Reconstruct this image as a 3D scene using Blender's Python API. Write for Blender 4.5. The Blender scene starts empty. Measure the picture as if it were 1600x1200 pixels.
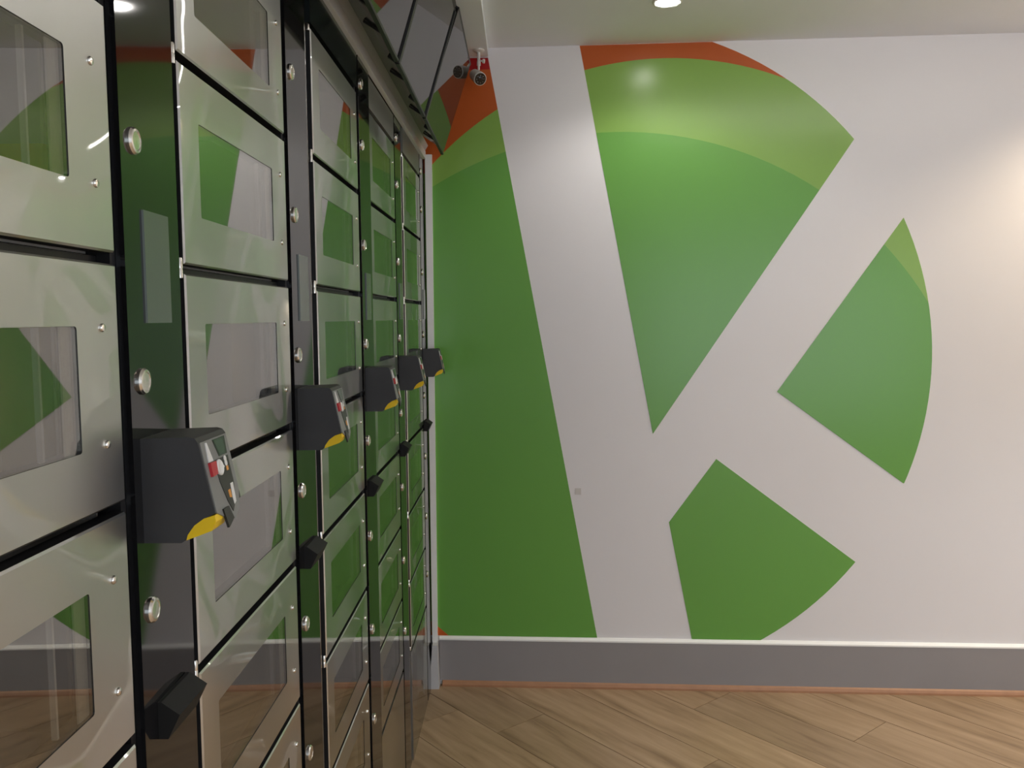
import bpy, bmesh, math, random
from mathutils import Vector, Matrix

random.seed(7)
SC = bpy.context.scene
COL = SC.collection

# ------------------------------------------------------------------ camera
F_PX = 1340.44
CX, CAM_Z = 0.38326, 1.5
right = Vector((0.99988, 0.0122, -0.0087)); fwd = Vector((-0.012878, 0.99696, -0.07684)).normalized()
right = (right - fwd * right.dot(fwd)).normalized()
up = right.cross(fwd).normalized()
cam_d = bpy.data.cameras.new('camera')
cam = bpy.data.objects.new('camera', cam_d)
COL.objects.link(cam)
m = Matrix((right, up, -fwd)).transposed().to_4x4()
m.translation = Vector((CX, 0, CAM_Z))
cam.matrix_world = m
cam_d.sensor_fit = 'HORIZONTAL'; cam_d.sensor_width = 36.0
cam_d.lens = F_PX / 1600 * 36.0
cam_d.clip_start = 0.02
SC.camera = cam

# ------------------------------------------------------------------ world, exposure
w = bpy.data.worlds.new('daylight'); SC.world = w; w.use_nodes = True
bg = w.node_tree.nodes['Background']
bg.inputs[0].default_value = (0.82, 0.91, 1.0, 1); bg.inputs[1].default_value = 2.2
vs = SC.view_settings
vs.view_transform = 'Standard'; vs.look = 'None'; vs.gamma = 1.0; vs.use_curve_mapping = False
vs.exposure = 0.58
SC.cycles.max_bounces = 10; SC.cycles.diffuse_bounces = 5; SC.cycles.glossy_bounces = 6
SC.cycles.transparent_max_bounces = 12; SC.cycles.sample_clamp_indirect = 6.0
SC.cycles.caustics_reflective = False; SC.cycles.caustics_refractive = False

# ceiling downlights (position, colour, watts); the cool ones are unseen, added for fill
COOL, NEUT, WARM = (0.96, 0.98, 1.0), (1.0, 0.96, 0.91), (1.0, 0.80, 0.55)
DOWNLIGHTS = [
    ((0.872, 2.94), NEUT, 8), ((2.95, 3.0), WARM, 72),
    ((1.75, 1.35), COOL, 30), ((3.6, 1.5), COOL, 70),
    ((1.2, -0.3), COOL, 36), ((2.9, -0.3), COOL, 40), ((1.5, -1.9), COOL, 30), ((3.6, -1.9), COOL, 30),
]
CEIL = 2.543

# ------------------------------------------------------------------ materials
def new_mat(name):
    mt = bpy.data.materials.new(name); mt.use_nodes = True
    nt = mt.node_tree
    return mt, nt, nt.nodes['Principled BSDF']

def plain(name, col, rough=0.5, metal=0.0, spec=0.5, noise=0.0, nscale=8.0, bump=0.0, bscale=200.0, coat=0.0, emis=None, estr=0):
    mt, nt, p = new_mat(name)
    p.inputs['Roughness'].default_value = rough; p.inputs['Metallic'].default_value = metal
    p.inputs['Specular IOR Level'].default_value = spec; p.inputs['Coat Weight'].default_value = coat
    p.inputs['Coat Roughness'].default_value = 0.04
    tc = nt.nodes.new('ShaderNodeTexCoord')
    n = nt.nodes.new('ShaderNodeTexNoise'); n.inputs['Scale'].default_value = nscale; n.inputs['Detail'].default_value = 4
    nt.links.new(tc.outputs['Object'], n.inputs['Vector'])
    mx = nt.nodes.new('ShaderNodeMix'); mx.data_type = 'RGBA'
    mx.inputs[6].default_value = tuple(c * (1 - noise) for c in col) + (1,)
    mx.inputs[7].default_value = tuple(min(1, c * (1 + noise)) for c in col) + (1,)
    nt.links.new(n.outputs['Fac'], mx.inputs[0]); nt.links.new(mx.outputs[2], p.inputs['Base Color'])
    if bump:
        n2 = nt.nodes.new('ShaderNodeTexNoise'); n2.inputs['Scale'].default_value = bscale
        nt.links.new(tc.outputs['Object'], n2.inputs['Vector'])
        b = nt.nodes.new('ShaderNodeBump'); b.inputs['Strength'].default_value = bump; b.inputs['Distance'].default_value = 0.002
        nt.links.new(n2.outputs['Fac'], b.inputs['Height']); nt.links.new(b.outputs[0], p.inputs['Normal'])
    if emis:
        p.inputs['Emission Color'].default_value = emis + (1,); p.inputs['Emission Strength'].default_value = estr
    return mt

M = {}
M['wall'] = plain('white wall paint', (0.785, 0.77, 0.78), 0.35, noise=0.02, nscale=2.5, spec=0.35, bump=0.03, bscale=60)
M['ceiling'] = plain('ceiling paint', (0.80, 0.83, 0.87), 0.7, noise=0.015)
M['green'] = plain('leaf green vinyl', (0.140, 0.365, 0.066), 0.25, spec=0.45, noise=0.02, nscale=3)
M['light_green'] = plain('pale green vinyl', (0.24, 0.43, 0.085), 0.25, spec=0.45, noise=0.02, nscale=3)
M['orange'] = plain('burnt orange vinyl', (0.50, 0.105, 0.022), 0.3, spec=0.35, noise=0.02, nscale=3)
M['red'] = plain('red vinyl', (0.38, 0.012, 0.014), 0.3, spec=0.35)
M['grey_skirt'] = plain('grey skirting paint', (0.275, 0.262, 0.265), 0.45, noise=0.05, nscale=6)
M['white_trim'] = plain('white trim paint', (0.88, 0.89, 0.87), 0.35, noise=0.03)
M['wood_bead'] = plain('copper brown bead', (0.34, 0.17, 0.085), 0.45, noise=0.2, nscale=25)
M['joint'] = plain('dark floor joint', (0.05, 0.035, 0.02), 0.8)
M['black'] = plain('black metal', (0.006, 0.006, 0.007), 0.45)
M['post'] = plain('gloss black laminate', (0.008, 0.008, 0.009), 0.05, spec=0.62)
M['smoke'] = plain('smoked dark panel', (0.012, 0.016, 0.017), 0.12, spec=0.4)
M['header'] = plain('dull grey header', (0.16, 0.165, 0.15), 0.35, spec=0.3)
M['strip'] = plain('frosted edge strip', (0.62, 0.60, 0.54), 0.5, noise=0.25, nscale=400)
M['liner'] = plain('grey compartment steel', (0.42, 0.41, 0.39), 0.4, metal=0.0, noise=0.06)
M['flange'] = plain('dotted grey flange', (0.5, 0.48, 0.43), 0.4, noise=0.12, nscale=220)
M['chrome'] = plain('brushed chrome', (0.78, 0.77, 0.73), 0.22, metal=1.0)
M['plate'] = plain('frosted label plate', (0.13, 0.155, 0.14), 0.14, spec=0.6, noise=0.02)
M['housing'] = plain('charcoal plastic', (0.028, 0.028, 0.030), 0.5, noise=0.06, nscale=40, bump=0.05, bscale=900)
M['facegrey'] = plain('mid grey plastic', (0.20, 0.205, 0.20), 0.4)
M['lcd'] = plain('green grey display', (0.05, 0.075, 0.06), 0.15)
M['bezel'] = plain('dark display bezel', (0.02, 0.026, 0.022), 0.2)
M['whitep'] = plain('white plastic', (0.75, 0.75, 0.74), 0.35)
M['redp'] = plain('red plastic', (0.45, 0.02, 0.03), 0.35)
M['yellow'] = plain('yellow plastic', (0.86, 0.58, 0.008), 0.3)
M['amber'] = plain('amber print', (0.7, 0.3, 0.05), 0.4)
M['panelblack'] = plain('black face panel', (0.012, 0.013, 0.012), 0.35)
M['mattblack'] = plain('matt black plastic', (0.008, 0.008, 0.008), 0.6, spec=0.25)
M['lens'] = plain('dark lens glass', (0.006, 0.006, 0.007), 0.06)
M['cctv'] = plain('white cctv plastic', (0.66, 0.63, 0.60), 0.4)
M['cornice'] = plain('satin grey cove', (0.44, 0.46, 0.49), 0.35, noise=0.04)
M['lip'] = plain('pale aluminium lip', (0.80, 0.83, 0.87), 0.3)
M['parcel'] = plain('pale parcel paper', (0.62, 0.55, 0.38), 0.7, noise=0.05, nscale=20)
M['yellowbox'] = plain('yellow carton', (0.62, 0.42, 0.06), 0.6, noise=0.05)
M['patch'] = plain('grey sticker', (0.62, 0.59, 0.57), 0.5)
M['frame'] = plain('window frame', (0.3, 0.3, 0.3), 0.4)

WARP = 3.37
def steel_mat():
    mt, nt, p = new_mat('satin steel door')
    L = nt.links
    tc = nt.nodes.new('ShaderNodeTexCoord')
    oi = nt.nodes.new('ShaderNodeObjectInfo')
    add = nt.nodes.new('ShaderNodeVectorMath'); add.operation = 'ADD'
    L.new(tc.outputs['Object'], add.inputs[0]); L.new(oi.outputs['Location'], add.inputs[1])
    n = nt.nodes.new('ShaderNodeTexNoise'); n.inputs['Scale'].default_value = 5; n.inputs['Detail'].default_value = 6
    L.new(add.outputs[0], n.inputs['Vector'])
    mr = nt.nodes.new('ShaderNodeMapRange'); mr.inputs[3].default_value = 0.30; mr.inputs[4].default_value = 0.38
    L.new(n.outputs['Fac'], mr.inputs[0])
    mx = nt.nodes.new('ShaderNodeMix'); mx.data_type = 'RGBA'
    mx.inputs[6].default_value = (0.53, 0.535, 0.52, 1); mx.inputs[7].default_value = (0.66, 0.67, 0.66, 1)
    L.new(n.outputs['Fac'], mx.inputs[0])
    p.inputs['Metallic'].default_value = 1.0
    L.new(mx.outputs[2], p.inputs['Base Color']); L.new(mr.outputs[0], p.inputs['Roughness'])
    # very slight sheet warp
    n2 = nt.nodes.new('ShaderNodeTexNoise'); n2.inputs['Scale'].default_value = 4.0; n2.inputs['Detail'].default_value = 0
    L.new(add.outputs[0], n2.inputs['Vector'])
    b = nt.nodes.new('ShaderNodeBump'); b.inputs['Strength'].default_value = 0.25; b.inputs['Distance'].default_value = 0.004
    L.new(n2.outputs['Fac'], b.inputs['Height'])
    g = nt.nodes.new('ShaderNodeBsdfGlossy'); g.inputs['Roughness'].default_value = 0.05
    g.inputs['Color'].default_value = (0.62, 0.62, 0.58, 1)
    lw = nt.nodes.new('ShaderNodeLayerWeight'); lw.inputs['Blend'].default_value = 0.5
    mr2 = nt.nodes.new('ShaderNodeMapRange'); mr2.inputs[1].default_value = 0.62; mr2.inputs[2].default_value = 0.90
    mr2.inputs[3].default_value = 0.04; mr2.inputs[4].default_value = 0.80
    L.new(lw.outputs['Facing'], mr2.inputs[0])
    ms = nt.nodes.new('ShaderNodeMixShader')
    L.new(mr2.outputs[0], ms.inputs[0]); L.new(p.outputs[0], ms.inputs[1]); L.new(g.outputs[0], ms.inputs[2])
    L.new(b.outputs[0], p.inputs['Normal'])
    # thin polished film over the warped sheet: bends the lamps into bright arcs
    n3 = nt.nodes.new('ShaderNodeTexNoise'); n3.inputs['Scale'].default_value = 2.3; n3.inputs['Detail'].default_value = 0.5
    mp3 = nt.nodes.new('ShaderNodeMapping'); mp3.inputs['Location'].default_value = (0.0, 0.0, WARP)
    L.new(add.outputs[0], mp3.inputs['Vector']); L.new(mp3.outputs[0], n3.inputs['Vector'])
    b3 = nt.nodes.new('ShaderNodeBump'); b3.inputs['Strength'].default_value = 1.0; b3.inputs['Distance'].default_value = 0.30
    L.new(n3.outputs['Fac'], b3.inputs['Height'])
    g3 = nt.nodes.new('ShaderNodeBsdfGlossy'); g3.inputs['Roughness'].default_value = 0.03
    L.new(b3.outputs[0], g3.inputs['Normal'])
    ms3 = nt.nodes.new('ShaderNodeMixShader'); ms3.inputs[0].default_value = 0.13
    L.new(ms.outputs[0], ms3.inputs[1]); L.new(g3.outputs[0], ms3.inputs[2])
    L.new(ms3.outputs[0], nt.nodes['Material Output'].inputs[0])
    return mt
M['steel'] = steel_mat()

def pane_mat(name, tint, base, rough=0.01):
    """Lightly mirrored clear sheet: a share reflects, the rest passes straight through."""
    mt = bpy.data.materials.new(name); mt.use_nodes = True
    nt = mt.node_tree; nt.nodes.remove(nt.nodes['Principled BSDF']); L = nt.links
    t = nt.nodes.new('ShaderNodeBsdfTransparent'); t.inputs[0].default_value = tint + (1,)
    g = nt.nodes.new('ShaderNodeBsdfGlossy'); g.inputs['Roughness'].default_value = rough
    g.inputs['Color'].default_value = (0.95, 0.95, 0.93, 1)
    fr = nt.nodes.new('ShaderNodeLayerWeight'); fr.inputs['Blend'].default_value = 0.5
    pw = nt.nodes.new('ShaderNodeMath'); pw.operation = 'POWER'; pw.inputs[1].default_value = 3.0
    L.new(fr.outputs['Facing'], pw.inputs[0])
    mr = nt.nodes.new('ShaderNodeMapRange'); mr.inputs[3].default_value = base; mr.inputs[4].default_value = 0.95
    L.new(pw.outputs[0], mr.inputs[0])
    ms = nt.nodes.new('ShaderNodeMixShader')
    L.new(mr.outputs[0], ms.inputs[0]); L.new(t.outputs[0], ms.inputs[1]); L.new(g.outputs[0], ms.inputs[2])
    L.new(ms.outputs[0], nt.nodes['Material Output'].inputs[0])
    return mt
M['pane'] = pane_mat('tinted door pane', (0.74, 0.73, 0.70), 0.12)

def mirror_black():
    mt, nt, p = new_mat('black mirror glass')
    p.inputs['Base Color'].default_value = (0.012, 0.012, 0.013, 1); p.inputs['Roughness'].default_value = 0.02
    p.inputs['IOR'].default_value = 1.4
    return mt
M['fascia'] = mirror_black()

def wood_mat():
    mt, nt, p = new_mat('oak laminate plank')
    L = nt.links
    tc = nt.nodes.new('ShaderNodeTexCoord'); oi = nt.nodes.new('ShaderNodeObjectInfo')
    cmb = nt.nodes.new('ShaderNodeCombineXYZ')
    m1 = nt.nodes.new('ShaderNodeMath'); m1.operation = 'MULTIPLY'; m1.inputs[1].default_value = 37.0
    L.new(oi.outputs['Random'], m1.inputs[0]); L.new(m1.outputs[0], cmb.inputs[0]); L.new(m1.outputs[0], cmb.inputs[1])
    add = nt.nodes.new('ShaderNodeVectorMath'); add.operation = 'ADD'
    L.new(tc.outputs['Object'], add.inputs[0]); L.new(cmb.outputs[0], add.inputs[1])
    mp = nt.nodes.new('ShaderNodeMapping'); mp.inputs['Scale'].default_value = (1.6, 16, 1)
    L.new(add.outputs[0], mp.inputs['Vector'])
    n = nt.nodes.new('ShaderNodeTexNoise'); n.inputs['Scale'].default_value = 1.3; n.inputs['Detail'].default_value = 7
    n.inputs['Roughness'].default_value = 0.6; n.inputs['Distortion'].default_value = 0.3
    L.new(mp.outputs[0], n.inputs['Vector'])
    cr = nt.nodes.new('ShaderNodeValToRGB'); e = cr.color_ramp.elements
    e[0].position = 0.30; e[0].color = (0.215, 0.140, 0.078, 1)
    e[1].position = 0.66; e[1].color = (0.42, 0.295, 0.185, 1)
    k = e.new(0.45); k.color = (0.33, 0.225, 0.133, 1)
    L.new(n.outputs['Fac'], cr.inputs[0])
    hv = nt.nodes.new('ShaderNodeHueSaturation')
    mr = nt.nodes.new('ShaderNodeMapRange'); mr.inputs[3].default_value = 0.84; mr.inputs[4].default_value = 1.12
    L.new(oi.outputs['Random'], mr.inputs[0]); L.new(mr.outputs[0], hv.inputs['Value'])
    L.new(cr.outputs[0], hv.inputs['Color']); L.new(hv.outputs[0], p.inputs['Base Color'])
    p.inputs['Roughness'].default_value = 0.42; p.inputs['Specular IOR Level'].default_value = 0.35
    b = nt.nodes.new('ShaderNodeBump'); b.inputs['Strength'].default_value = 0.12; b.inputs['Distance'].default_value = 0.002
    L.new(n.outputs['Fac'], b.inputs['Height']); L.new(b.outputs[0], p.inputs['Normal'])
    return mt
M['wood'] = wood_mat()

# ------------------------------------------------------------------ mesh helpers
class MB:
    def __init__(self): self.bm = bmesh.new()
    def box(self, x0, x1, y0, y1, z0, z1):
        v = [self.bm.verts.new((x, y, z)) for x in (x0, x1) for y in (y0, y1) for z in (z0, z1)]
        for f in ((0, 1, 3, 2), (4, 6, 7, 5), (0, 4, 5, 1), (2, 3, 7, 6), (0, 2, 6, 4), (1, 5, 7, 3)):
            self.bm.faces.new([v[i] for i in f])
        return self
    def prism(self, pts, fn, a, b):
        """Polygon pts swept from a to b; fn(p, t) places a 2-D point at sweep value t."""
        va = [self.bm.verts.new(fn(p, a)) for p in pts]; vb = [self.bm.verts.new(fn(p, b)) for p in pts]
        n = len(pts)
        self.bm.faces.new(va[::-1]); self.bm.faces.new(vb)
        for i in range(n):
            self.bm.faces.new((va[i], va[(i + 1) % n], vb[(i + 1) % n], vb[i]))
        return self
    def lathe(self, prof, o, axis, n=20):
        """Profile of (radius, height) turned round axis from o, ends closed."""
        axis = Vector(axis).normalized(); o = Vector(o)
        u = axis.orthogonal().normalized(); v = axis.cross(u)
        rings = []
        for r, h in prof:
            rings.append([self.bm.verts.new(o + axis * h + (u * math.cos(2 * math.pi * k / n) + v * math.sin(2 * math.pi * k / n)) * r) for k in range(n)])
        for a, b in zip(rings, rings[1:]):
            for k in range(n):
                self.bm.faces.new((a[k], a[(k + 1) % n], b[(k + 1) % n], b[k]))
        self.bm.faces.new(rings[0][::-1]); self.bm.faces.new(rings[-1])
        return self
    def bevel(self, wd, seg=2, ang=30):
        es = [e for e in self.bm.edges if len(e.link_faces) == 2 and e.calc_face_angle(0) > math.radians(ang)]
        bmesh.ops.bevel(self.bm, geom=es, offset=wd, segments=seg, affect='EDGES', profile=0.6)
        return self
    def mesh(self, name, mat, smooth=False):
        bmesh.ops.recalc_face_normals(self.bm, faces=self.bm.faces[:])
        me = bpy.data.meshes.new(name); self.bm.to_mesh(me); self.bm.free()
        me.materials.append(mat)
        if smooth:
            me.polygons.foreach_set('use_smooth', [True] * len(me.polygons))
            try: me.set_sharp_from_angle(angle=math.radians(35))
            except Exception: pass
        return me

def obj(name, me, parent=None, loc=(0, 0, 0), **props):
    o = bpy.data.objects.new(name, me); COL.objects.link(o)
    o.location = loc
    if parent: o.parent = parent
    for k, v in props.items(): o[k] = v
    return o

def thing(name, label, cat, loc=(0, 0, 0), group=None):
    o = obj(name, None, None, loc, label=label, category=cat)
    o.empty_display_size = 0.05
    if group: o['group'] = group
    return o

def struct(name, mb, mat, parent=None):
    o = obj(name, mb.mesh(name, mat), parent)
    if not parent: o['kind'] = 'structure'
    return o

def children(o): return [c for c in COL.objects if c.parent == o]
def copy_tree(o, parent=None, kids=None):
    c = o.copy(); COL.objects.link(c)
    if parent: c.parent = parent
    for ch in kids[o.name] if o.name in kids else ():
        copy_tree(ch, c, kids)
    return c
def kid_map():
    k = {}
    for o in COL.objects:
        if o.parent: k.setdefault(o.parent.name, []).append(o)
    return k

# ------------------------------------------------------------------ the room
WY, WA = 3.4261, -0.0513
WL = math.hypot(1, WA)
UX, UY = 1 / WL, WA / WL              # along the back wall
NX, NY = WA / WL, -1 / WL             # out of the back wall, into the room
def wp(u, z, off=0.0):
    return (u * UX + NX * off, WY + u * UY + NY * off, z)
XL, XR, YF = -0.56, 4.6, -2.8

struct('floor', MB().box(XL - .1, XR + .1, YF - .1, 3.6, -0.08, -0.006), M['joint'])
FLOOR = bpy.data.objects['floor']
struct('ceiling', MB().box(XL - .1, XR + .1, YF - .1, 3.6, CEIL, CEIL + 0.08), M['ceiling'])
struct('wall_back', MB().prism([(-0.66, -0.08), (4.75, -0.08), (4.75, CEIL), (-0.66, CEIL)], lambda p, t: wp(p[0], p[1], t), 0, -0.1), M['wall'])
struct('wall_left', MB().box(XL - 0.1, XL, YF - .1, 3.6, -.08, CEIL), M['wall'])
struct('wall_right', MB().box(XR, XR + 0.1, YF - .1, 3.3, -.08, CEIL), M['wall'])
wf = MB().box(XL, 0.9, YF - 0.1, YF, -.08, CEIL).box(4.2, XR, YF - 0.1, YF, -.08, CEIL)
wf.box(0.9, 4.2, YF - 0.1, YF, -.08, 0.35).box(0.9, 4.2, YF - 0.1, YF, 2.3, CEIL)
struct('wall_front', wf, M['wall'])
fr = MB()
for x in (0.9, 2.0, 3.1, 4.15): fr.box(x, x + 0.05, YF - 0.07, YF - 0.02, 0.35, 2.3)
fr.box(0.95, 4.15, YF - .07, YF - .02, 0.35, 0.40).box(0.95, 4.15, YF - .07, YF - .02, 2.25, 2.3)
struct('window_1', fr, M['frame'])  # unseen window frame and opening, added to let in cool fill daylight
# bulkhead above the lockers
struct('trim_1', MB().box(XL, 0.2585, YF, 3.40, 2.507, CEIL), M['ceiling'])

# skirting of the back wall
def wall_prof(pts, u0, u1): return MB().prism(pts, lambda p, t: wp(t, p[1], p[0]), u0, u1)
struct('baseboard_back', wall_prof([(0, .022), (.012, .022), (.012, .190), (0, .190)], 0.034, 4.55), M['grey_skirt'])
struct('trim_2', wall_prof([(0, .190), (.013, .190), (.013, .196), (.004, .205), (0, .205)], 0.034, 4.55), M['white_trim'])
struct('trim_3', wall_prof([(0, 0), (.024, 0), (.023, .008), (.018, .017), (.012, .022), (0, .022)], 0.045, 4.55), M['wood_bead'])
# white filler strip closing the gap between locker end and wall, with its widened foot
struct('trim_4', MB().prism([(.0046, .181), (.0262, .181), (.0330, 2.14), (.0060, 2.14)], lambda p, t: (p[0], t, p[1]), 3.4085, 3.4235).bevel(.0015, 1), M['white_trim'])
ft = MB().prism([(0.0075, .181), (0.0285, .181), (0.033, 0.0), (-0.006, 0.0)], lambda p, t: (p[0], t, p[1]), 3.372, 3.422).bevel(.002, 1)
struct('baseboard_left', ft, plain('pale grey foot', (0.55, 0.55, 0.56), 0.4))

# floor planks, laid at 50 degrees
def clip_poly(poly, a, b):
    """Keep the part of poly left of the line a->b."""
    def side(p): return (b[0] - a[0]) * (p[1] - a[1]) - (b[1] - a[1]) * (p[0] - a[0])
    out = []
    for i in range(len(poly)):
        p, q = poly[i], poly[(i + 1) % len(poly)]
        sp, sq = side(p), side(q)
        if sp >= 0: out.append(p)
        if (sp > 0 > sq) or (sp < 0 < sq):
            t = sp / (sp - sq); out.append((p[0] + t * (q[0] - p[0]), p[1] + t * (q[1] - p[1])))
    return out
def clip_convex(poly, clip):
    for i in range(len(clip)):
        if len(poly) < 3: return []
        poly = clip_poly(poly, clip[i], clip[(i + 1) % len(clip)])
    return poly
PA = math.radians(-50); DX, DY = math.cos(PA), math.sin(PA); PX, PY = -DY, DX   # along, across
PW, PLEN = 0.23, 1.25
ref = (1.168, 3.375); c0 = ref[0] * PX + ref[1] * PY
room = [(XL, YF), (XR, YF), (XR, WY + WA * XR), (XL, WY + WA * XL)]
used_first = (1.6, 2.985)                                           # a plank end seen in the photograph
for r in range(-30, 30):
    ca = c0 + r * PW
    off = random.random() * PLEN
    if r == 0: off = 0
    base_s = used_first[0] * DX + used_first[1] * DY
    for s in range(-8, 8):
        s0 = base_s + off + s * PLEN
        if r != 0: s0 = base_s + off + s * PLEN
        g = 0.0012
        rect = [(s0 + g, ca + g), (s0 + PLEN - g, ca + g), (s0 + PLEN - g, ca + PW - g), (s0 + g, ca + PW - g)]
        wpts = [(a * DX + b * PX, a * DY + b * PY) for a, b in rect]
        cl = clip_convex(wpts, room)
        if len(cl) < 3: continue
        cx_ = sum(p[0] for p in cl) / len(cl); cy_ = sum(p[1] for p in cl) / len(cl)
        area = abs(sum(cl[i][0] * cl[(i + 1) % len(cl)][1] - cl[(i + 1) % len(cl)][0] * cl[i][1] for i in range(len(cl)))) / 2
        if area < 0.004: continue
        loc = [((p[0] - cx_) * DX + (p[1] - cy_) * DY, (p[0] - cx_) * PX + (p[1] - cy_) * PY) for p in cl]
        me = MB().prism(loc, lambda p, t: (p[0], p[1], t), -0.006, 0.0).mesh('plank', M['wood'])
        o = obj('plank', me, FLOOR, (cx_, cy_, 0)); o.rotation_euler = (0, 0, PA)

# ------------------------------------------------------------------ painted wall graphic
mural = thing('mural', 'huge round green and orange graphic with a white letter K on the white wall', 'mural', wp(0.66, 0.21, 0))
MO = Vector(mural.location)
def circle(cu, cz, r, lower_open=False, n=160):
    pts = [(cu + r * math.cos(2 * math.pi * k / n), cz + r * math.sin(2 * math.pi * k / n)) for k in range(n)]
    if lower_open:
        pts = [(cu + r * math.cos(math.pi * k / (n // 2)), cz + r * math.sin(math.pi * k / (n // 2))) for k in range(n // 2 + 1)]
        pts += [(cu - r, -1), (cu + r, -1)]
    return pts
OUT = circle(0.6622, 1.3227, 1.3007); C2 = circle(0.9311, 1.2412, 1.2451, True); C1 = circle(0.7479, 0.8101, 1.403, True)
def vinyl(name, poly, off, mat):
    if len(poly) < 3: return
    cl = []
    for p in poly:
        if not cl or math.hypot(p[0] - cl[-1][0], p[1] - cl[-1][1]) > 1e-4: cl.append(p)
    me = MB().prism(cl, lambda p, t: Vector(wp(p[0], p[1], t)) - MO, 0.0, off).mesh(name, M[mat])
    obj(name, me, mural)
LEFT = [(-0.02, 0.2055), (0.6765, 0.2055), (0.2575, 2.5065), (-0.02, 2.5065)]
TOP = [(0.897, 1.037), (1.651, 2.165), (1.651, 2.542), (0.612, 2.542)]
RIGHT = [(1.378, 1.203), (1.867, 0.843), (2.3, 0.843), (2.3, 2.50)]
LOW = [(0.962, 0.682), (1.056, 0.2055), (1.9, 0.2055), (1.75, 0.4842), (1.146, 0.937)]
def right_poly():
    # lower edge, upper edge and the outer arc
    d = (1.841 - 1.378, 1.866 - 1.203)
    return [(1.378, 1.203), (1.867, 0.843), (2.2, 0.843), (1.378 + d[0] * 1.4, 1.203 + d[1] * 1.4)]
for seg in (LEFT, TOP, right_poly(), LOW):
    s = clip_convex(seg, OUT)
    outer = seg is LEFT or seg is TOP
    if outer: vinyl('orange_vinyl', s, 0.0005, 'orange')
    s2 = clip_convex(s, C2)
    if seg is not LOW: vinyl('pale_green_vinyl', s2, 0.0010, 'light_green')
    vinyl('green_vinyl', clip_convex(s2, C1), 0.0015, 'green')
vinyl('orange_vinyl', [(0.0, 0.2055), (0.070, 0.2055), (0.0, 0.266)], 0.0020, 'orange')
vinyl('red_vinyl', [(-0.02, 2.462), (0.2645, 2.462), (0.2575, 2.5065), (-0.02, 2.5065)], 0.0010, 'red')

st = MB().prism([(0.589, .792), (.613, .792), (.613, .818), (.589, .818)], lambda p, t: Vector(wp(p[0], p[1], t)) - Vector(wp(.6, .8)), 0, 0.0012)
o = obj('sticker', st.mesh('sticker', M['patch']), None, wp(.6, .8), label='tiny square grey sticker on the white stem of the letter K', category='sticker')

# ------------------------------------------------------------------ lockers
Y0, PITCH, DW, GA, GB, PWID = 0.81386, 0.60976, 0.44102, 0.0153, 0.0153, 0.13814
ZL = [2.0313, 1.7973, 1.5591, 1.3219, 1.0885, 0.8484, 0.6168, 0.3862]
XOFF = [-0.0008, -0.0022, 0.003, -0.0031, 0.0008]
DEPTH, TOPZ = 0.46, 2.115
HG = 0.0055                                     # half of the gap between doors
WIN = (0.0565, 0.3640)                          # window, along the door
WH = 0.0555                                     # half window height
D0 = 0.018                                      # door thickness

def door_mesh(z0, z1):
    """Folded steel door: a frame round a window hole, z0 = its bottom (local 0)."""
    h = z1 - z0 - 2 * HG; zc = h / 2
    mb = MB(); bm = mb.bm
    def ring(x, y0, y1, a, b): return [bm.verts.new((x, y, z)) for y, z in ((y0, a), (y1, a), (y1, b), (y0, b))]
    r = 0.003
    def inner(x):
        pts = []
        for cy, cz, a0 in ((WIN[0] + r, zc - WH + r, 180), (WIN[1] - r, zc - WH + r, 270), (WIN[1] - r, zc + WH - r, 0), (WIN[0] + r, zc + WH - r, 90)):
            for k in range(3):
                a = math.radians(a0 + 45 * k); pts.append(bm.verts.new((x, cy + r * math.cos(a), cz + r * math.sin(a))))
        return pts
    fo = ring(0, .002, DW - .002, .002, h - .002); fo2 = ring(-.002, 0, DW, 0, h); bo = ring(-D0, 0, DW, 0, h)
    fi, bi = inner(0), inner(-D0)
    def face_between(o, i):
        for k in range(4):
            n = (k + 1) % 4
            bm.faces.new([o[k], o[n], i[3 * n + 1], i[3 * n], i[3 * k + 2], i[3 * k + 1]])
    face_between(fo, fi); face_between(bo, bi)
    for a, b, mi in ((fo, fo2, 0), (fo2, bo, 1)):
        for k in range(4): bm.faces.new((a[k], a[(k + 1) % 4], b[(k + 1) % 4], b[k])).material_index = mi
    for k in range(12): bm.faces.new((fi[k], fi[(k + 1) % 12], bi[(k + 1) % 12], bi[k])).material_index = 1
    me = mb.mesh('door', M['steel']); me.materials.append(M['black'])  # sides and window jambs coloured black to keep the gaps dark
    return me, h

lab = ['first locker column, steel doors cut off by the picture edge',
       'second locker column, broad pale steel doors beside the nearest black post',
       'third locker column, dark panel over the top door and a strong green reflection',
       'fourth locker column, narrow in view, between the third and the last column',
       'last locker column, farthest one, against the mural wall']
col0 = thing('locker_column', lab[0], 'locker', (XOFF[0], Y0 - DW, 0), 'steel parcel lockers along the left side')
def part(name, mb, mat, parent, loc=(0, 0, 0), smooth=False, **k): return obj(name, mb.mesh(name, M[mat], smooth), parent, loc, **k)

yb = DW + GA + PWID                                # far edge of the post
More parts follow.
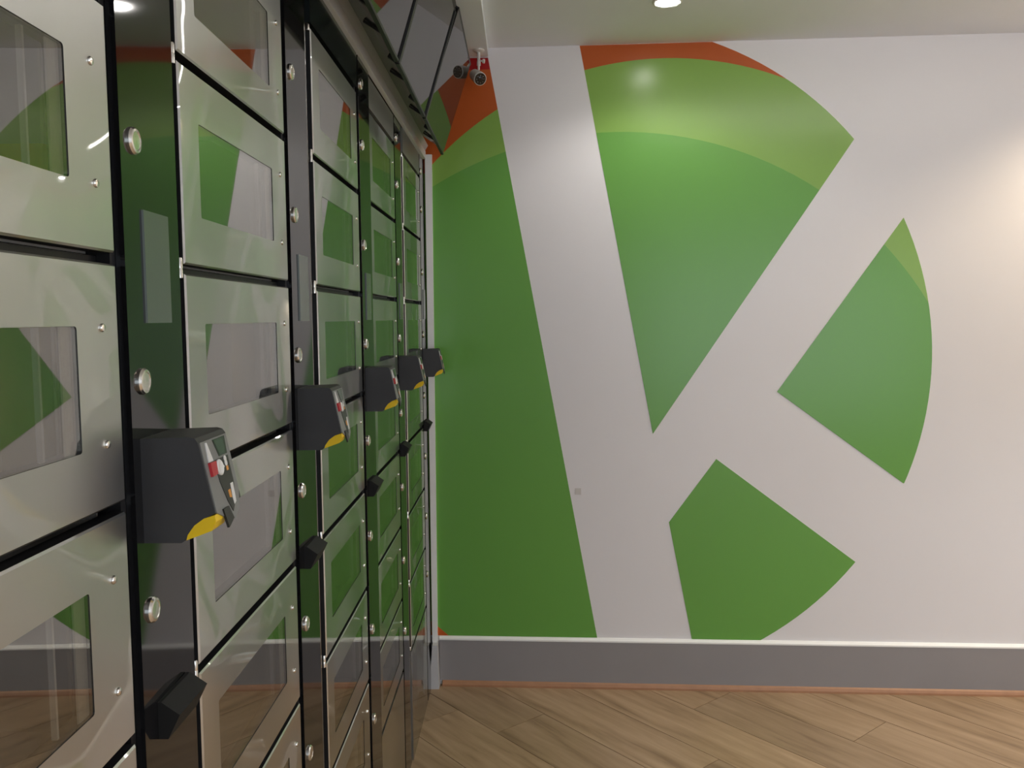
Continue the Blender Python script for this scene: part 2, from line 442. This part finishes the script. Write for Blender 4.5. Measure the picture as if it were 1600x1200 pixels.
# carcass: back, sides, top, gap backing and the filling behind the post
ca = MB().box(-DEPTH, -DEPTH + .01, -.012, yb, 0, TOPZ)
ca.box(-DEPTH, -.008, -.012, -.004, 0, TOPZ).box(-DEPTH, -.008, DW + .004, DW + GA - .001, 0, TOPZ)
ca.box(-DEPTH, -.05, DW + GA - .001, yb, 0, TOPZ).box(-DEPTH, -.02, -.004, DW + .004, TOPZ - .01, TOPZ)
part('carcass', ca, 'black', col0)
part('plinth', MB().box(-.40, 0, 0.001, DW - .001, 0, ZL[-1] - HG).bevel(.0015, 1), 'steel', col0)
part('header_panel', MB().box(-.02, 0, 0, DW, ZL[0] + HG, TOPZ - .001).bevel(.0015, 1), 'header', col0)
for z in ZL[1:-1]:
    part('shelf', MB().box(-DEPTH + .012, -.021, -.003, DW + .003, z - .003, z + .003), 'black', col0)  # coloured black so the front edge stays dark inside the door gap
for i in range(7):
    zt, zb_ = ZL[i], ZL[i + 1]
    ln = MB().box(-DEPTH + .012, -DEPTH + .016, -.002, DW + .002, zb_ + .005, zt - .005)
    ln.box(-DEPTH + .016, -.03, DW - .001, DW + .002, zb_ + .005, zt - .005)
    ln.box(-DEPTH + .016, -.03, -.002, .001, zb_ + .005, zt - .005)
    ln.box(-DEPTH + .016, -.03, .001, DW - .001, zb_ + .005, zb_ + .008)
    part('compartment_liner', ln, 'liner', col0)
    fl = MB().box(-.030, -.0275, WIN[1] + .012, DW - .002, zb_ + .012, zt - .012)
    fl.box(-.060, -.030, DW - .006, DW - .0015, zb_ + .012, zt - .012)
    part('flange', fl, 'flange', col0)
pane_me = {}
for i in range(7):
    zt, zb_ = ZL[i], ZL[i + 1]
    dm, h = door_mesh(zb_, zt)
    d = obj('door', dm, col0, (0, 0, zb_ + HG))
    zc = h / 2
    if not pane_me:
        pane_me['p'] = MB().box(-.0036, -.0008, WIN[0] + .0002, WIN[1] - .0002, -WH + .0002, WH - .0002).mesh('window_pane', M['pane'])
        pane_me['e'] = MB().box(-.0062, -.0045, .3450, WIN[1] - .0003, -WH + .0003, WH - .0003).mesh('pane_strip', M['strip'])
        pane_me['r'] = MB().box(-.0130, -.0080, .3165, .3195, -WH + .0003, WH - .0003).mesh('pane_rib', M['whitep'])
        pane_me['s'] = MB().lathe([(.0042, 0), (.0042, .0012), (.0034, .0024), (.0014, .0030)], (0, 0, 0), (1, 0, 0), 12).mesh('screw', M['chrome'], True)
        pane_me['h'] = MB().lathe([(.0036, 0), (.0036, .010), (.0028, .012)], (0, 0, 0), (0, 0, 1), 12).mesh('hinge_pin', M['chrome'], True)
    obj('window_pane', pane_me['p'], d, (0, 0, zc))
    obj('pane_strip', pane_me['e'], d, (0, 0, zc)); obj('pane_rib', pane_me['r'], d, (0, 0, zc))
    for s in (-1, 1): obj('screw', pane_me['s'], d, (0, 0.408, zc + s * WH * 0.97))
    obj('hinge_pin', pane_me['h'], d, (-.005, -.004, h - .005))
    obj('hinge_pin', pane_me['h'], d, (-.005, -.004, -.005))
# black post with its buttons, label plate and wedge
post = part('post', MB().box(-.05, 0, DW + GA, yb, 0, TOPZ).bevel(.004, 2), 'post', col0)
btn = MB().lathe([(.0135, 0), (.0135, .002), (.0118, .0042), (.0095, .0046), (.0088, .0040), (.0020, .0044)], (0, 0, 0), (1, 0, 0), 24).mesh('button', M['chrome'], True)
YP = DW + GA
for i in range(7):
    obj('button', btn, post, (0, YP + .028, (ZL[i] + ZL[i + 1]) / 2 - .001))
obj('button', btn, post, (0, YP + .028, 2.056))
part('label_plate', MB().box(0, .0022, YP + .042, YP + .105, 1.498, 1.612).bevel(.0008, 1), 'plate', post)
wd = MB().prism([(0, 1.1035), (.0045, 1.1035), (.0235, 1.0900), (.0105, 1.0640), (0, 1.0640)], lambda p, t: (p[0], t, p[1]), YP + .032, YP + .110).bevel(.0012, 1)
part('angled_catch', wd, 'mattblack', col0, label='matt black wedge shaped catch')

km = kid_map()
cols = [col0]
for k in range(1, 5):
    c = copy_tree(col0, None, km)
    c.location = (XOFF[k], Y0 - DW + k * PITCH, 0); c['label'] = lab[k]
    cols.append(c)
# posts and doors hang a little out of true, as their reflections show
def turn(o, a, yc):
    o.rotation_euler = (0, 0, a)
    o.location = (o.location[0] + math.sin(a) * yc, o.location[1] + yc * (1 - math.cos(a)), o.location[2])
for k, a in ((0, .003), (1, .005), (2, .0075)):
    for ch in children(cols[k]):
        if ch.name.split('.')[0] == 'door': turn(ch, a, DW * .3)
        if ch.name.split('.')[0] == 'post' and k == 0: turn(ch, .0187, DW + GA + PWID / 2)
# the panel over the third column is darker than the other header panels
for ch in children(cols[2]):
    if ch.name.startswith('header_panel'):
        ch.data = ch.data.copy(); ch.data.materials[0] = M['smoke']; ch['label'] = 'dark smoked panel over the top door'

# parcels seen dimly through the panes
def parcel(name, mat, x0, x1, y0, y1, z0, z1, label, cat):
    lid = .004
    o = obj(name, MB().box(0, x1 - x0, 0, y1 - y0, 0, z1 - z0).bevel(.003, 2).mesh(name, M[mat]), None, (x0, y0, z0), label=label, category=cat)
    return o
zs = [z + .0082 for z in ZL]
parcel('carton', 'yellowbox', -.10, -.026, .742, .800, zs[2], zs[2] + .085, 'small yellow carton behind the pane of the upper left door', 'box')
parcel('parcel', 'parcel', -.16, -.05, .70, .79, zs[3], zs[3] + .20, 'tall pale parcel behind a pane of the first locker column', 'parcel')
parcel('parcel', 'parcel', -.16, -.05, 1.27, 1.38, zs[3], zs[3] + .19, 'tall pale parcel behind a pane of the second locker column', 'parcel')

# ------------------------------------------------------------------ lock terminals on the posts
TW = 0.080
def terminal():
    t = thing('lock_terminal', '', 'terminal', (0, 0, 0), 'grey lock terminals on the black posts')
    prof = [(0, .106), (.050, .1075), (.0555, .106), (.0585, .102), (.0725, .034), (.0730, .0300), (.0700, .0282),
            (.0625, .0250), (.0550, .0200), (.0490, .0140), (.0445, .0070), (.0415, .0018), (.0385, 0), (0, 0)]
    hb = MB().prism(prof, lambda p, y: (p[0], y, p[1]), 0, TW).bevel(.0022, 2, 40)
    part('housing', hb, 'housing', t, smooth=True)
    # front plate: lies on the sloping front, leaves a rim of housing
    A = Vector((.0585, 0, .102)); B = Vector((.0725, 0, .034)); dv = (A - B).normalized(); nv = Vector((dv.z, 0, -dv.x))
    def fp(y, z, off):            # a point on the face: y across, z height above base
        s = (z - B.z) / dv.z
        p = B + dv * s + nv * off
        return (p.x, y, p.z)
    def facebit(name, pts, off0, off1, mat, par):
        return part(name, MB().prism(pts, lambda p, q: fp(p[0], p[1], q), off0, off1), mat, par)
    fpn = facebit('front_plate', [(.003, .101), (.077, .101), (.077, .040), (.066, .022), (.050, .014), (.030, .018), (.003, .030)], -.001, .0012, 'facegrey', t)
    facebit('display_bezel', [(.034, .0995), (.070, .0995), (.067, .081), (.043, .081)], .0012, .0016, 'bezel', fpn)
    facebit('display', [(.037, .0985), (.064, .0985), (.062, .0825), (.045, .0825)], .0016, .0019, 'lcd', fpn)
    facebit('arrow', [(.0135, .0990), (.0165, .0990), (.0235, .0795), (.0115, .0795)], .0012, .0024, 'whitep', fpn)
    facebit('red_tab', [(.0100, .0790), (.0260, .0785), (.0235, .0655), (.0095, .0650)], .0012, .0042, 'redp', fpn)
    blk = facebit('control_panel', [(.026, .0790), (.0670, .0790), (.0660, .050), (.058, .030), (.046, .022), (.038, .034), (.029, .056)], .0012, .0018, 'panelblack', fpn)
    # white ring knob with its pointer
    ob = Vector(fp(.0355, .0705, .0018))
    kn = MB().lathe([(.0085, 0), (.0085, .0015), (.0070, .0024), (.0055, .0016)], ob, nv, 18)
    kn.prism([(.041, .075), (.0475, .0695), (.041, .066)], lambda p, q: fp(p[0], p[1], q), .0018, .0032)
    part('knob', kn, 'whitep', fpn, smooth=True)
    eb = MB()
    for cz in (.0775, .0730): eb.lathe([(.0034, 0), (.0034, .0006)], fp(.056, cz - .001, .0018), nv, 12)
    part('printed_digit', eb, 'whitep', fpn)
    facebit('printed_dot', [(.0545, .0685), (.0600, .0685), (.0595, .0640), (.0540, .0640)], .0018, .0021, 'amber', fpn)
    facebit('white_label', [(.0545, .0500), (.0620, .0500), (.0590, .0300), (.0530, .0280), (.0520, .036)], .0018, .0022, 'whitep', fpn)
    facebit('amber_label', [(.0440, .0445), (.0505, .0450), (.0500, .0360), (.0445, .0370)], .0018, .0022, 'amber', fpn)
    facebit('dark_corner', [(.018, .030), (.034, .030), (.041, .016), (.022, .010)], .0004, .0030, 'panelblack', fpn)
    # yellow tongue under the cut-out
    ty = MB().prism([(.0440, .0030), (.0455, .0085), (.0525, .0180), (.0625, .0252), (.0735, .0285), (.0745, .0215), (.0700, .0125), (.0580, .0080)], lambda p, y: (p[0], y, p[1]), -.0006, .034).bevel(.001, 1)
    part('tongue', ty, 'yellow', t, label='yellow plastic tongue')
    return t
t0 = terminal()
tl = ['largest grey lock terminal, on the post between first and second locker columns',
      'grey lock terminal on the post between second and third locker columns',
      'grey lock terminal on the post between third and fourth locker columns',
      'grey lock terminal on the post between fourth and last locker columns',
      'smallest grey lock terminal, on the end post by the mural wall']
km = kid_map()
for k in range(5):
    t = t0 if k == 0 else copy_tree(t0, None, km)
    t.location = (XOFF[k], Y0 + GA + k * PITCH + .0165, 1.2765); t['label'] = tl[k]

# ------------------------------------------------------------------ cornice and overhead mirror fascia
FY0, FY1 = 0.36, 3.383
co = thing('cornice', 'pale metal cornice with black clips along the top of the lockers', 'cornice', (0, FY0, 2.115))
part('lip', MB().box(-.002, .0115, 0, FY1 + .005 - FY0, 0.0035, .033).bevel(.002, 2), 'lip', co)
part('cove', MB().prism([(.0095, .0325), (.022, .054), (.018, .058), (-.002, .058), (-.002, .0335)], lambda p, t: (p[0], t, p[1]), 0, FY1 - FY0), 'cornice', co)
part('soffit', MB().prism([(.022, .054), (.088, .007), (.088, .030), (.026, .070)], lambda p, t: (p[0], t, p[1]), 0, 3.20 - FY0), 'smoke', co)
y = 0.05
k = 0
while y < 3.20 - FY0 - .03:
    if k % 2 == 0:
        part('clip', MB().prism([(.040, .0400), (.080, .0130), (.079, .0080), (.039, .0340)], lambda p, t: (p[0], t, p[1]), y, y + .007), 'black', co)
    else:
        part('clip', MB().prism([(.066, .0230), (.084, .0100), (.080, .0020), (.062, .0160)], lambda p, t: (p[0], t, p[1]), y, y + .014), 'black', co)
    y += .190; k += 1

fa = thing('overhead_fascia', 'row of tilted black mirror panels above the lockers', 'fascia', (0, FY0, 2.10))
FE = 3.205
def fprof(x1, z1): return [(.0965, .006), (x1, z1), (x1 - .010, z1 + .004), (.0870, .010)]
part('backing', MB().prism([(.090, .012), (.178, .318), (.178, .406), (-.30, .406), (-.30, .10), (.04, .085)], lambda p, t: (p[0], t, p[1]), 0, FE - FY0 - .002), 'black', fa)
segs = [(2.632, FE, .2005, .3215), (2.076, 2.614, .190, .3100), (1.520, 2.058, .190, .3100), (.964, 1.502, .190, .3100), (0.42, .946, .190, .3100)]
for y0, y1, x1, z1 in segs:
    part('mirror_panel', MB().prism(fprof(x1, z1), lambda p, t: (p[0], t - FY0, p[1]), y0, y1), 'fascia', fa)
    part('edge_strip', MB().prism([(.0970, .000), (.0985, .005), (.0968, .0075), (.084, .008), (.088, .000)], lambda p, t: (p[0], t - FY0, p[1]), y0, y1), 'black', fa)
    part('edge_strip', MB().prism([(x1 - .001, z1 - .004), (x1 + .002, z1 + .002), (x1 - .008, z1 + .008), (x1 - .010, z1 + .003)], lambda p, t: (p[0], t - FY0, p[1]), y0, y1), 'black', fa)
    part('seam_bar', MB().prism([(.0990, .000), (.1925, .308), (.183, .316), (.087, .006)], lambda p, t: (p[0], t - FY0, p[1]), y0 - .018, y0 + .002), 'black', fa)

# ------------------------------------------------------------------ security camera
cc = thing('security_camera', 'small white bullet security camera hanging under the bulkhead before the red patch', 'camera', (0.2255, 3.315, 2.507))
part('mount', MB().lathe([(.022, 0), (.022, .004), (.016, .008), (.006, .010)], (0, 0, 0), (0, 0, -1), 20), 'cctv', cc, smooth=True)
part('stem', MB().lathe([(.0062, .008), (.0058, .040), (.0075, .044), (.0075, .058)], (0, 0, 0), (0, 0, -1), 14), 'cctv', cc, smooth=True)
part('thumbscrew', MB().lathe([(.003, 0), (.003, .010), (.0075, .011), (.0075, .018)], (.005, -.002, -.040), (1, -.2, -.25), 12).lathe([(.0045, 0), (.0045, .014)], (.019, -.005, -.036), (0, 0, -1), 8), 'cctv', cc, smooth=True)
ax = Vector((0.36, -0.80, -0.46)).normalized()
fo = Vector((0.2325 - .2255, 3.255 - 3.315, 2.3845 - 2.507))
bo = fo - ax * 0.070
part('swivel', MB().lathe([(.0045, 0), (.0045, .022)], (0, -.004, -.056), (0.0, -.25, -1), 10), 'cctv', cc)
part('body', MB().lathe([(.013, 0), (.0205, .008), (.0215, .030), (.0238, .050), (.0242, .072), (.0222, .0735)], bo, ax, 24), 'cctv', cc, smooth=True)
part('lens_ring', MB().lathe([(.0218, .0), (.0215, .0015), (.0170, .0020)], fo + ax * .0032, ax, 24), 'lens', cc, smooth=True)
lr = MB()
uu = ax.orthogonal().normalized(); vv = ax.cross(uu)
part('lens', MB().lathe([(.0105, 0), (.0100, .002), (.0060, .0034), (.0015, .004)], fo + ax * .0048, ax, 18), 'lens', cc, smooth=True)
for k in range(8):
    a = 2 * math.pi * k / 8
    lr.lathe([(.0018, 0), (.0014, .001)], fo + ax * .0050 + (uu * math.cos(a) + vv * math.sin(a)) * .0138, ax, 6)
part('led_ring', lr, 'facegrey', cc, kind='stuff')

# ------------------------------------------------------------------ ceiling downlights
def downlight(pos, colr, watt, label):
    x, y = pos
    t = thing('downlight', label, 'light', (x, y, CEIL), 'recessed ceiling downlights')
    part('rim', MB().lathe([(.050, 0), (.050, .003), (.044, .006), (.038, .004)], (0, 0, 0), (0, 0, -1), 28), 'whitep', t, smooth=True)
    key = 'glow%d' % int(colr[2] * 100)
    if key not in M: M[key] = plain(key, (1, 1, 1), 0.4, emis=colr, estr=40)
    part('diffuser', MB().lathe([(.037, 0), (.034, .002), (.02, .0035)], (0, 0, -.004), (0, 0, -1), 24), key, t, smooth=True)
    ld = bpy.data.lights.new('downlight_lamp', 'SPOT'); ld.energy = watt; ld.color = colr
    ld.spot_size = math.radians(142 if y > 2 else 124); ld.spot_blend = 0.5; ld.shadow_soft_size = 0.045
    lo = bpy.data.objects.new('lamp', ld); COL.objects.link(lo); lo.parent = t; lo.location = (0, 0, -.018)
DLAB = ['round white ceiling downlight in view above the mural', 'warm ceiling downlight over the right end of the mural wall',
        'cool ceiling downlight in the middle of the room', 'cool ceiling downlight by the right wall',
        'cool ceiling downlight just behind the camera', 'cool ceiling downlight behind the camera to the right',
        'cool ceiling downlight by the shop window, lockers side', 'cool ceiling downlight by the shop window, far corner']
for i, (p, c, wt) in enumerate(DOWNLIGHTS):
    downlight(p, c, wt, DLAB[i])

# linear ceiling light, just out of the picture
t = thing('strip_light', 'long white ceiling strip light across the room in front of the mural wall', 'light', (1.7, 2.25, CEIL))
part('tray', MB().box(-.85, .85, -.035, .035, -.030, 0).bevel(.004, 2), 'whitep', t)
M['tube'] = plain('tube glow', (1, 1, 1), 0.4, emis=(1.0, 0.97, 0.92), estr=11)
part('tube', MB().lathe([(.011, 0), (.013, .004), (.013, 1.616), (.011, 1.62)], (-.81, 0, -.046), (1, 0, 0), 14), 'tube', t, smooth=True)
for sx in (-.825, .825):
    part('tube_holder', MB().box(sx - .012, sx + .012, -.014, .014, -.062, -.030), 'whitep', t)
